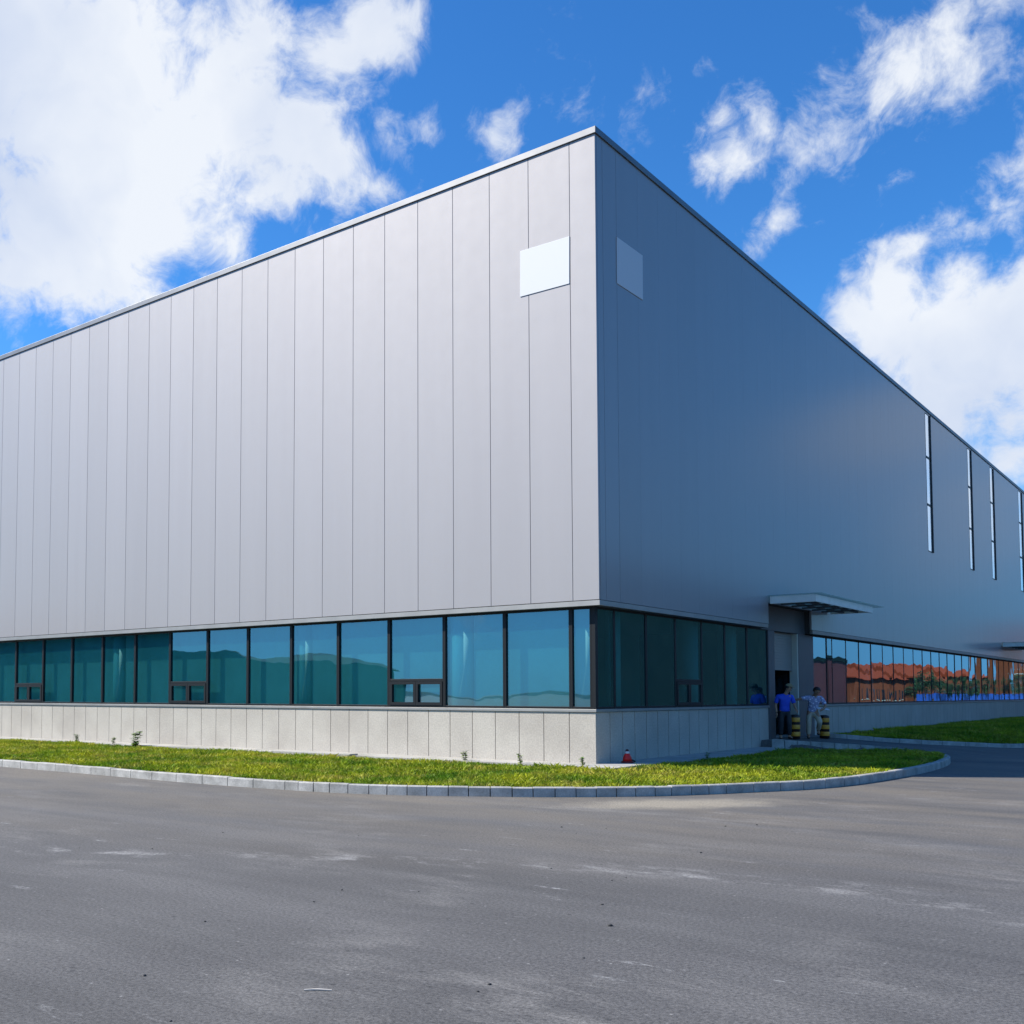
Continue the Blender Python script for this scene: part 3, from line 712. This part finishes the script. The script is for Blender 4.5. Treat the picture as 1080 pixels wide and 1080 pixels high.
# ------------------------------------------------------------------ people
m_skin = M('skin', (.40, .21, .125), .55); m_skin.node_tree.nodes['Principled BSDF'].inputs['Subsurface Weight'].default_value = .05
m_hair = M('hair', (.012, .010, .010), .6)
m_blue = M('blue shirt cloth', fn=weather((.012, .055, .50), (.02, .085, .62), 9)); m_trs = M('dark trousers cloth', fn=weather((.008, .009, .013), (.016, .018, .024), 9))
def print_fn(t, b):
    g = G(t); p = g.obj(); v = g.n('ShaderNodeTexVoronoi'); v.inputs['Scale'].default_value = 16; g.l(p, v.inputs['Vector'])
    c = g.mix(g.mr(v.outputs['Distance'], .25, .5), (.84, .80, .92), (.34, .34, .52)); g.l(c, b.inputs['Base Color'])
m_print = M('patterned shirt cloth', rough=.8, fn=print_fn); m_beige = M('beige trousers cloth', fn=weather((.48, .39, .27), (.56, .46, .33), 9))
m_shoe = M('shoe', (.02, .018, .016), .5); m_paper = M('paper', (.82, .82, .86), .7); m_tan = M('tan cap cloth', (.32, .22, .11), .85)
def skin_mesh(name, chains, mat, parent, sub=2):
    """chains: list of (list of (x,y,z,r), link) ; link=(chain index, vertex index) joins the chain to a vertex made before."""
    vs, es, rs, roots, base = [], [], [], [], []
    for pts, link in chains:
        start = len(vs); base.append(start); prev = None
        if link is not None: prev = base[link[0]]+link[1]
        else: roots.append(start)
        for x, y, z, r in pts:
            vs.append((x, y, z)); rs.append(r)
            if prev is not None: es.append((prev, len(vs)-1))
            prev = len(vs)-1
    me = bpy.data.meshes.new(name); me.from_pydata(vs, es, []); o = bpy.data.objects.new(name, me); COL.objects.link(o)
    o.parent = parent; me.materials.append(mat)
    md = o.modifiers.new('skin', 'SKIN'); md.use_smooth_shade = True; md.branch_smoothing = .4
    dat = me.skin_vertices[0].data
    for i, r in enumerate(rs):
        rr = r if isinstance(r, tuple) else (r, r); dat[i].radius = rr; dat[i].use_root = False; dat[i].use_loose = False
    for k in roots: dat[k].use_root = True
    ss = o.modifiers.new('sub', 'SUBSURF'); ss.levels = sub; ss.render_levels = sub
    return o
def hand(wrist, dirv, side, curl=.5):
    """five finger chains rooted inside the palm."""
    d = Vector(dirv).normalized(); w = Vector(wrist); s = Vector(side); s = (s-d*s.dot(d)).normalized(); n = d.cross(s)
    out = [([(*(w), .026), (*(w+d*.045), .030), (*(w+d*.085), .030)], None)]
    for k, ln in enumerate((.070, .080, .074, .058)):
        o_ = s*(.030-.020*k); a = w+d*.075+o_; b1 = a+d*ln*.5+n*.012*curl; c1 = b1+d*ln*.35+n*.035*curl; e1 = c1+d*ln*.2*(1-curl)+n*.03*curl
        out.append(([(*a, .0095), (*b1, .009), (*c1, .0085), (*e1, .0075)], None))
    a = w+d*.03+s*.02; out.append(([(*a, .013), (*(a+s*.03+d*.03), .011), (*(a+s*.04+d*.06+n*.012), .009)], None))
    return out
def person(name_loc, rz, label, J, shirt, trousers, hat=None, scale=.95):
    r = thing('person', label, 'person', name_loc, rz, None, scale)
    hips, chest, neck, head = J['hips'], J['chest'], J['neck'], Vector(J['head'])
    fd = Vector(J['face']).normalized(); sd_ = fd.cross(Vector((0, 0, 1))).normalized(); up = sd_.cross(fd)
    def P(v, rr): return (*v, rr)
    mid = (Vector(hips)+Vector(chest))/2
    body = [([P(hips, (.125, .10)), P(mid, (.12, .095)), P(chest, (.135, .10)), P(neck, .056), P(head-up*.07+fd*.005, .074), P(head+up*.02, .094), P(head+up*.085, .072)], None)]
    for sh, el, wr in (J['arm_r'], J['arm_l']): body.append(([P(sh, .058), P(el, .042), P(wr, .030)], (0, 2)))
    for hp, kn, an, toe in (J['leg_r'], J['leg_l']): body.append(([P(hp, .088), P(kn, .058), P(an, .042), P(toe, .035)], (0, 0)))
    body.append(([P(head+fd*.098-up*.0, .013), P(head+fd*.118-up*.018, .014)], None))
    for s in (-1, 1): body.append(([P(head+sd_*.088*s-up*.01, .016), P(head+sd_*.100*s+up*.02, .014)], None))
    for (sh, el, wr), hd, sde in ((J['arm_r'], J['hand_r'], J['side_r']), (J['arm_l'], J['hand_l'], J['side_l'])): body += hand(wr, hd, sde)
    skin_mesh('body', body, m_skin, r)
    eb = B()
    for s in (-1, 1): eb.ball(tuple(head+fd*.088+sd_*.033*s+up*.022), .011, 1)
    eb.out('eyes', m_hair, r, True)
    mb = B(); mb.ball(tuple(head+fd*.088-up*.05), .018, 1, 0, (1, 1, .4)); mb.out('mouth', M('lips', (.22, .07, .06), .5), r, True)
    hb = bmesh.new(); bmesh.ops.create_icosphere(hb, subdivisions=3, radius=.108)
    rot = Matrix((sd_, fd, up)).transposed()
    for v in hb.verts: v.co.y *= 1.08; v.co.z *= 1.05
    bmesh.ops.delete(hb, geom=[v for v in hb.verts if v.co.z < -.055 or (v.co.y > .045 and v.co.z < .055)], context='VERTS')
    for v in hb.verts: v.co = rot @ v.co+head+up*.022-fd*.008
    me = bpy.data.meshes.new('hair'); hb.to_mesh(me); hb.free(); me.materials.append(m_hair)
    for p in me.polygons: p.use_smooth = True
    o = bpy.data.objects.new('hair', me); COL.objects.link(o); o.parent = r; sol = o.modifiers.new('thick', 'SOLIDIFY'); sol.thickness = .014
    # shirt: torso and short sleeves
    hem = Vector(hips)+Vector((0, 0, -.07))
    sl = [([P(hem, (.172, .135)), P(hips, (.165, .13)), P(mid, (.155, .122)), P(chest, (.165, .122)), P(Vector(chest).lerp(Vector(neck), .62), (.095, .08))], None)]
    for sh, el, wr in (J['arm_r'], J['arm_l']):
        sl.append(([P(sh, .084), P(Vector(sh).lerp(Vector(el), .55), .072), P(Vector(sh).lerp(Vector(el), .85), .068)], (0, 3)))
    skin_mesh('shirt', sl, shirt, r)
    tr = [([P(Vector(hips)+Vector((0, 0, .04)), (.145, .115)), P(Vector(hips)-Vector((0, 0, .06)), (.15, .118))], None)]
    for hp, kn, an, toe in (J['leg_r'], J['leg_l']):
        tr.append(([P(Vector(hp)-Vector((0, 0, .06)), .105), P(kn, .080), P(Vector(kn).lerp(Vector(an), .92), .068)], (0, 1)))
    skin_mesh('trousers', tr, trousers, r)
    for hp, kn, an, toe in (J['leg_r'], J['leg_l']):
        d = (Vector(toe)-Vector(an)); a = Vector(an)
        sb = [([P(a-Vector((d.x, d.y, 0)).normalized()*.03+Vector((0, 0, d.z)), .045), P(a+d*.6+Vector((0, 0, d.z*.3)), .046), P(Vector(toe), .038)], None)]
        skin_mesh('shoe', sb, m_shoe, r)
    if hat:
        c = bmesh.new(); bmesh.ops.create_icosphere(c, subdivisions=3, radius=.118)
        bmesh.ops.delete(c, geom=[v for v in c.verts if v.co.z < .025], context='VERTS')
        for v in c.verts:
            if v.co.z < .04 and v.co.y > .07: v.co.y += .045
            v.co = rot @ v.co+head+up*.025
        me = bpy.data.meshes.new('cap'); c.to_mesh(me); c.free(); me.materials.append(hat)
        o = bpy.data.objects.new('cap', me); COL.objects.link(o); o.parent = r; o.modifiers.new('thick', 'SOLIDIFY').thickness = .008
    return r
# local frame: -Y is the person's front, +X the person's left (picture right when facing the camera)
person((.10, 10.22, .38), R(38), 'person in a bright blue shirt and dark trousers standing in the doorway, looking aside', dict(
    hips=(0, 0, .86), chest=(.01, -.03, 1.20), neck=(.05, -.06, 1.39), head=(.10, -.09, 1.50), face=(.80, -.50, -.25),
    arm_r=((-.19, 0, 1.27), (-.25, .02, 1.00), (-.25, -.06, .78)), hand_r=(0, -.1, -1), side_r=(0, -1, 0),
    arm_l=((.20, -.05, 1.26), (.25, -.10, 1.00), (.22, -.30, .88)), hand_l=(.05, -.8, -.4), side_l=(-1, 0, .3),
    leg_r=((-.10, 0, .80), (-.11, -.02, .45), (-.12, .02, .08), (-.15, -.13, .04)),
    leg_l=((.10, 0, .80), (.11, -.05, .45), (.12, 0, .08), (.16, -.14, .04))), m_blue, m_trs, m_tan, .93)
person((.36, 11.66, .36), R(32), 'person in a patterned pale shirt and beige trousers leaning on the door jamb', dict(
    hips=(.02, .02, .84), chest=(.06, -.10, 1.15), neck=(.07, -.17, 1.31), head=(.09, -.24, 1.40), face=(.25, -.80, -.55),
    arm_r=((-.14, -.10, 1.22), (-.36, -.12, 1.17), (-.55, -.06, 1.13)), hand_r=(-1, .1, -.05), side_r=(0, 0, 1),
    arm_l=((.25, -.10, 1.21), (.36, -.14, .96), (.22, -.32, .86)), hand_l=(-.5, -.8, -.1), side_l=(0, 0, 1),
    leg_r=((-.08, .02, .78), (-.10, -.04, .43), (-.11, .0, .08), (-.13, -.15, .04)),
    leg_l=((.12, .0, .78), (.17, -.22, .50), (.19, .10, .24), (.20, .02, .14))), m_print, m_beige)
pp = B(); pp.box(-.17, .17, -.11, .11, 0, .012); o = pp.out('papers', m_paper, None, loc=(.62, 11.78, 1.20)); o.rotation_euler = (R(10), R(8), R(30))
tag(o, 'white papers held at the waist by the person in the patterned shirt', 'papers')

# ------------------------------------------------------------------ across the roads: what the glass mirrors
m_brick = M('orange brick', spec=.1, rough=.9, fn=weather((.22, .055, .022), (.30, .08, .032), 2, 0, 20)); m_brickd = M('dark red cladding', fn=weather((.085, .018, .018), (.11, .024, .022), .6))
m_tile = M('red roof tiles', spec=.1, rough=.9, fn=weather((.32, .050, .016), (.40, .068, .022), 3)); m_shed = M('dark green sheeting', fn=weather((.008, .022, .022), (.014, .030, .029), .5), spec=.08); m_roofd = M('shed roof', (.012, .024, .024), .8, spec=.05)
m_pane = M('house glass', (.02, .03, .04), .1); m_band = M('pale stone band', (.6, .56, .48), .8)
def gable_house(x0, x1, y0, y1, h, rise, wall, roof, label, nwin, bands=False, cat='house', name='brick_house'):
    t = thing(name, label, cat, (x0, y0, 0)); lx, ly = x1-x0, y1-y0
    b = B(); b.box(0, lx, 0, ly, 0, h); b.out('wall', wall, t)
    r = B(); e = .5
    if rise:
        cx = lx/2
        pts = [(-e, h-.02), (cx, h+rise), (lx+e, h-.02)]
        n = 8; ysn = frange(-e, ly+e, n)
        for a, c in zip(ysn, ysn[1:]):
            r.quad((pts[0][0], a, pts[0][1]), (pts[0][0], c, pts[0][1]), (cx, c, pts[1][1]), (cx, a, pts[1][1]))
            r.quad((cx, a, pts[1][1]), (cx, c, pts[1][1]), (pts[2][0], c, pts[2][1]), (pts[2][0], a, pts[2][1]))
        for yy in (-e, ly+e): r.b.faces.new([r.b.verts.new((q[0], yy, q[1])) for q in pts])
    else: r.box(-.2, lx+.2, -.2, ly+.2, h+.002, h+.35)
    r.out('roof', roof, t)
    for k in range(nwin):
        for zz in ([1.0] if h < 6 else [1.0+3*q for q in range(int(h//3))]):
            yy = ly*(k+.5)/nwin; w = B(); w.box(-.05, .02, yy-.55, yy+.55, zz, zz+1.3); wo_ = w.out('window', m_pane, t)
            s = B(); s.box(-.1, .01, yy-.65, yy+.65, zz-.12, zz-.01); s.out('sill', m_band, wo_)
    if bands:
        b = B()
        for zz in [2.85+3*q for q in range(int(h//3))]: b.box(-.08, -.002, -.02, ly+.02, zz, zz+.14)
        b.out('stone_band', m_band, t)
    return t
gable_house(26, 44, 40, 86, 11, 1.5, m_shed, m_roofd, 'tall dark green sheeted hall across the side road, mirrored near the corner', 0, cat='hall', name='hall')
gable_house(26, 38, 90, 103, 5.2, 0, m_brickd, m_roofd, 'low dark red block across the side road with a flat roof', 0, cat='building', name='red_block')
gable_house(27, 36, 104.5, 111, 5.4, 0, m_brickd, m_roofd, 'narrow dark red block next to the low flat roofed one', 0, cat='building', name='red_block')
gable_house(27, 39, 114, 132, 3.6, 2.0, m_brick, m_tile, 'orange brick house with a red tiled gable nearest the dark red blocks', 4)
gable_house(27, 40, 136, 152, 3.9, 2.2, m_brick, m_tile, 'orange brick house with a red tiled gable, second along the side road', 4)
gable_house(28, 40, 155, 172, 3.7, 2.6, m_brick, m_tile, 'orange brick house with a red tiled gable, third along the side road', 4)
gable_house(28, 42, 176, 200, 4.6, 2.2, m_brick, m_tile, 'long orange brick house before the tall banded block', 5)
gable_house(27, 31, 222, 300, 16, 0, m_brick, m_tile, 'tall orange brick block with pale stone bands beyond the houses', 10, True, 'building', 'brick_block')
# hoarding and trees in front of the houses
m_hoard = M('blue hoarding', (.02, .09, .42), .5)
t = thing('hoarding', 'low blue site hoarding in front of the brick houses', 'fence', (23.5, 128, 0))
b = B(); b.box(0, .06, 0, 110, .1, 1.7); b.out('panel', m_hoard, t)
b = B()
for k in range(45): b.box(.06, .12, k*2.45, k*2.45+.08, 0, 1.8)
b.out('posts', m_frame, t)
m_bark = M('bark', (.09, .06, .04), .9); m_crown = M('tree leaves', fn=weather((.015, .045, .008), (.045, .10, .018), 1.5))
def tree(loc, h, label, seed):
    rr = random.Random(seed); t = thing('tree', label, 'tree', loc, 0, 'trees along the side road')
    b = B(); b.tube([(0, 0, 0), (.05, .03, h*.35), (0, .1, h*.75)], [.14, .1, .04], 7)
    for k in range(5):
        a = rr.uniform(0, 6.28); b.tube([(.03, .03, h*.35), (math.cos(a)*h*.14, math.sin(a)*h*.14, h*.55), (math.cos(a)*h*.24, math.sin(a)*h*.24, h*.7)], [.06, .04, .015], 5)
    b.out('trunk', m_bark, t)
    c = B()
    cl = [(rr.gauss(0, h*.16), rr.gauss(0, h*.16), h*rr.uniform(.42, .92), h*rr.uniform(.09, .17)) for _ in range(16)]
    for cx, cy, cz, cr_ in cl:
        for q in range(110):
            v = Vector((rr.gauss(0, 1), rr.gauss(0, 1), rr.gauss(0, 1))).normalized()*cr_*rr.uniform(.5, 1.1)+Vector((cx, cy, cz))
            u = Vector((rr.gauss(0, 1), rr.gauss(0, 1), rr.gauss(0, 1))).normalized()*.13; w = u.orthogonal().normalized()*.07
            c.quad(tuple(v-u), tuple(v+w), tuple(v+u), tuple(v-w))
    c.out('crown', m_crown, t); return t
for k, (x, y, h) in enumerate(((22, 118, 3.6), (21.5, 126, 4.4), (22, 141, 3.8), (21.6, 150, 4.2), (22, 166, 4.0), (21.5, 184, 4.6), (22, 205, 5.2), (22, 222, 5.5))):
    tree((x, y, 0), h, ('round leafy street tree in front of the %s' % ['dark red blocks', 'first brick house', 'gap after the first brick house', 'second brick house', 'third brick house', 'long brick house', 'corner of the tall banded block', 'middle of the tall banded block'][k]), 20+k)
# large sheds behind the camera, mirrored in the sunny windows
def shed(x0, x1, y0, y1, h, rise, label):
    t = thing('shed', label, 'shed', (x0, y0, 0)); b = B(); b.box(0, x1-x0, 0, y1-y0, 0, h); b.out('wall', m_shed, t)
    r = B(); n = 14; px = frange(-.6, x1-x0+.6, n)
    zz = [h+rise*math.sin(math.pi*i/n)+.01 for i in range(n+1)]
    for i in range(n):
        r.quad((px[i], -.5, zz[i]), (px[i+1], -.5, zz[i+1]), (px[i+1], y1-y0+.5, zz[i+1]), (px[i], y1-y0+.5, zz[i]))
        for yy in (-.5, y1-y0+.5): r.quad((px[i], yy, h-.05), (px[i+1], yy, h-.05), (px[i+1], yy, zz[i+1]), (px[i], yy, zz[i]))
    r.out('roof', m_roofd, t); return t
shed(-150, -80, -52, -46, 9.0, 1.5, 'long dark shed across the front road, farther from the corner')
shed(-82, -54.5, -58, -47, 4.3, 1.3, 'smaller round roofed dark shed across the front road, nearer the corner')
hp = bmesh.new()
n = 60
for i in range(n):
    a0, a1 = R(170+140*i/n), R(170+140*(i+1)/n)
    def hz(a): return 5+6*mnoise.noise(Vector((a*5, 2, 0)))+3*mnoise.noise(Vector((a*17, 5, 0)))
    for r0, r1, za, zb in ((520, 620, 0, 1), (620, 800, 1, 0)):
        hp.faces.new([hp.verts.new(v) for v in ((r0*math.cos(a0), r0*math.sin(a0), za*hz(a0)-1), (r0*math.cos(a1), r0*math.sin(a1), za*hz(a1)-1), (r1*math.cos(a1), r1*math.sin(a1), zb*hz(a1)-1), (r1*math.cos(a0), r1*math.sin(a0), zb*hz(a0)-1))])
me = bpy.data.meshes.new('hills'); hp.to_mesh(me); hp.free(); me.materials.append(M('hill woods', fn=weather((.006, .018, .016), (.012, .026, .02), .05), spec=.05))
o = bpy.data.objects.new('hills', me); COL.objects.link(o); o['kind'] = 'structure'
